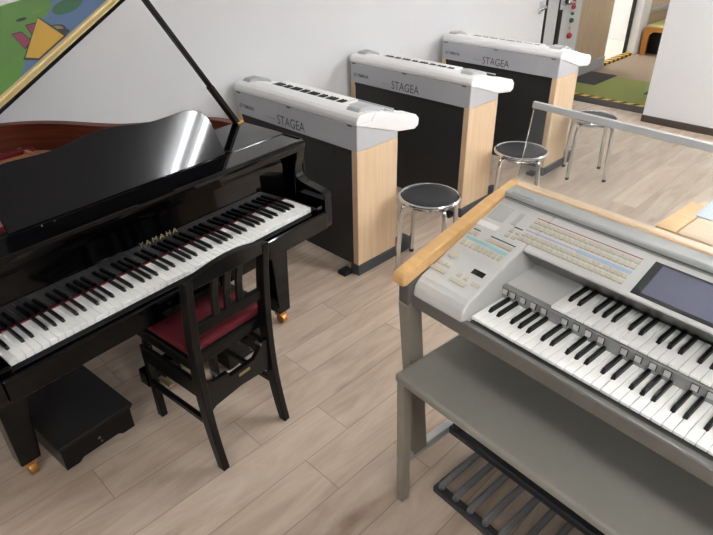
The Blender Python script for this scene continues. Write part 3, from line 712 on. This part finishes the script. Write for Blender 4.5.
# clear music rest with its grey top bar
b=nb(); add_hexa(b,[(-.182,.402,1.03),(UE-.02,.402,1.03),(UE-.02,.406,1.03),(-.182,.406,1.03)],[(-.182,.442,1.272),(UE-.02,.442,1.272),(UE-.02,.446,1.272),(-.182,.446,1.272)])
mr=obj('music_rest',b,acrylic,EL)
b=nb(); add_prism(b,[(.435,1.266),(.438,1.284),(.450,1.284),(.452,1.266),(.4475,1.266),(.4465,1.274),(.4415,1.274),(.4405,1.266)],'x',-.186,UE-.016); obj('rest_bar',b,el_bar,mr,bevel=.0015)

# pedalboard
PD=thing('pedalboard','black frame organ pedalboard with grey pedals on the floor below the grey bench','pedalboard',(-.69392,1.12005,0),-.081418)
n_p=12; sp_=.0635
box('front_rail',-.102,-.102+n_p*sp_+.05,.020,.052,.0,.030,pedal_black,PD,.006)
box('rear_rail',-.102,-.102+n_p*sp_+.05,.47,.52,.0,.09,pedal_black,PD,.004)
box('side_rail',-.102,-.086,.052,.47,.0,.03,pedal_black,PD,.004); box('side_rail',-.115+n_p*sp_+.03,-.115+n_p*sp_+.05,.052,.47,.0,.03,pedal_black,PD,.004)
for i in range(n_p):
    x=-.070+i*sp_
    b=nb(); add_tube(b,smooth_path([(x,.034,.042),(x,.045,.052),(x,.20,.062),(x,.47,.070)],3),.0125,12,flat=.9); obj('pedal',b,pedal_grey,PD,smooth=True)
for i in range(n_p-1):
    if PATTERN[(i)%7]:
        x=-.070+(i+.5)*sp_
        b=nb(); add_tube(b,smooth_path([(x,.262,.070),(x,.268,.095),(x,.285,.102),(x,.47,.098)],3),.012,12); obj('short_pedal',b,pedal_black,PD,smooth=True)

# organ bench
BN=thing('organ_bench','long grey padded bench pushed under the front electronic organ','bench',(-.69392,1.12005,0),-.081418)
b=nb(); add_box(b,-.182,.93,-.104,.228,.540,.572); obj('seat',b,bench_vinyl,BN,bevel=.010,seg=4)
for x0 in (-.176,.896):
    b=nb(); add_hexa(b,[(x0+.010,-.094,0),(x0+.038,-.094,0),(x0+.038,-.060,0),(x0+.010,-.060,0)],[(x0,-.098,.541),(x0+.030,-.098,.541),(x0+.030,-.060,.541),(x0,-.060,.541)]); obj('leg',b,leg_taupe,BN,bevel=.002)
    box('rear_leg',x0,x0+.028,.197,.225,.1345,.541,pedal_black,BN,.002,label='short dark rear leg')
    box('end_rail',x0+.004,x0+.026,-.060,.197,.50,.541,leg_taupe,BN,.002)
box('long_rail',-.15,.898,.195,.215,.50,.541,leg_taupe,BN,.002)

# second instrument behind the front one
K2=thing('wooden_top_organ','organ with blond wooden top and pale cover behind the front organ at right edge','electronic organ',(-.69392,1.12005,0),-.081418)
b=nb(); add_prism(b,[(.738,.852),(.728,.868),(.734,.898),(.75,.902),(.985,.902),(.985,.868)],'x',.128,.193); obj('side_cap',b,wood_cap,K2,bevel=.004)
b=nb(); add_prism(b,[(.738,.852),(.728,.868),(.734,.898),(.75,.902),(.885,.902),(.885,.868)],'x',.1955,1.30); obj('top_board',b,wood_cap2,K2,bevel=.004)
b=nb(); add_prism(b,[(.886,.88),(.886,.904),(1.10,.925),(1.10,.88)],'x',.180,1.30); obj('pale_cover',b,paper_blue,K2,bevel=.004)
b=nb(); add_box(b,.15,1.29,.76,.775,.10,.867); obj('back_panel',b,st_black,K2)
b=nb(); add_box(b,.13,.17,.745,1.10,.05,.867); obj('side_panel',b,st_wood,K2)
b=nb(); add_box(b,.17,1.30,.776,1.30,.80,.867); obj('body',b,st_grey,K2)
b=nb(); add_box(b,.12,.18,.735,1.28,.0,.05); obj('foot',b,st_foot,K2,bevel=.004)
b=nb(); add_box(b,1.26,1.30,.745,1.10,.0,.799); obj('side_panel',b,st_wood,K2)

# ------------------------------------------------------------------ camera, world
cam=bpy.data.cameras.new('camera'); co=bpy.data.objects.new('camera',cam); C.objects.link(co)
cam.sensor_width=36; cam.lens=29.8395; cam.clip_start=.02; cam.clip_end=60
M3=((0.7114101670219795,-0.35742031630862325,-0.6051002328107329),(0.702620803205719,0.37988526320184035,0.6016736604710389),(-0.014818271164674249,0.853192770885872,-0.5213851882704168))
m4=Matrix.Identity(4)
for i in range(3):
    m4[i][0]=M3[i][0]; m4[i][1]=M3[i][1]; m4[i][2]=-M3[i][2]
m4[2][3]=1.77355
co.matrix_world=m4
sc=bpy.context.scene; sc.camera=co
w=bpy.data.worlds.new('world'); sc.world=w; w.use_nodes=True; w.node_tree.nodes['Background'].inputs[0].default_value=(.8,.85,.9,1); w.node_tree.nodes['Background'].inputs[1].default_value=.3
sc.view_settings.view_transform='Standard'; sc.view_settings.look='None'; sc.view_settings.exposure=1.58; sc.view_settings.gamma=1
sc.view_settings.use_curve_mapping=False
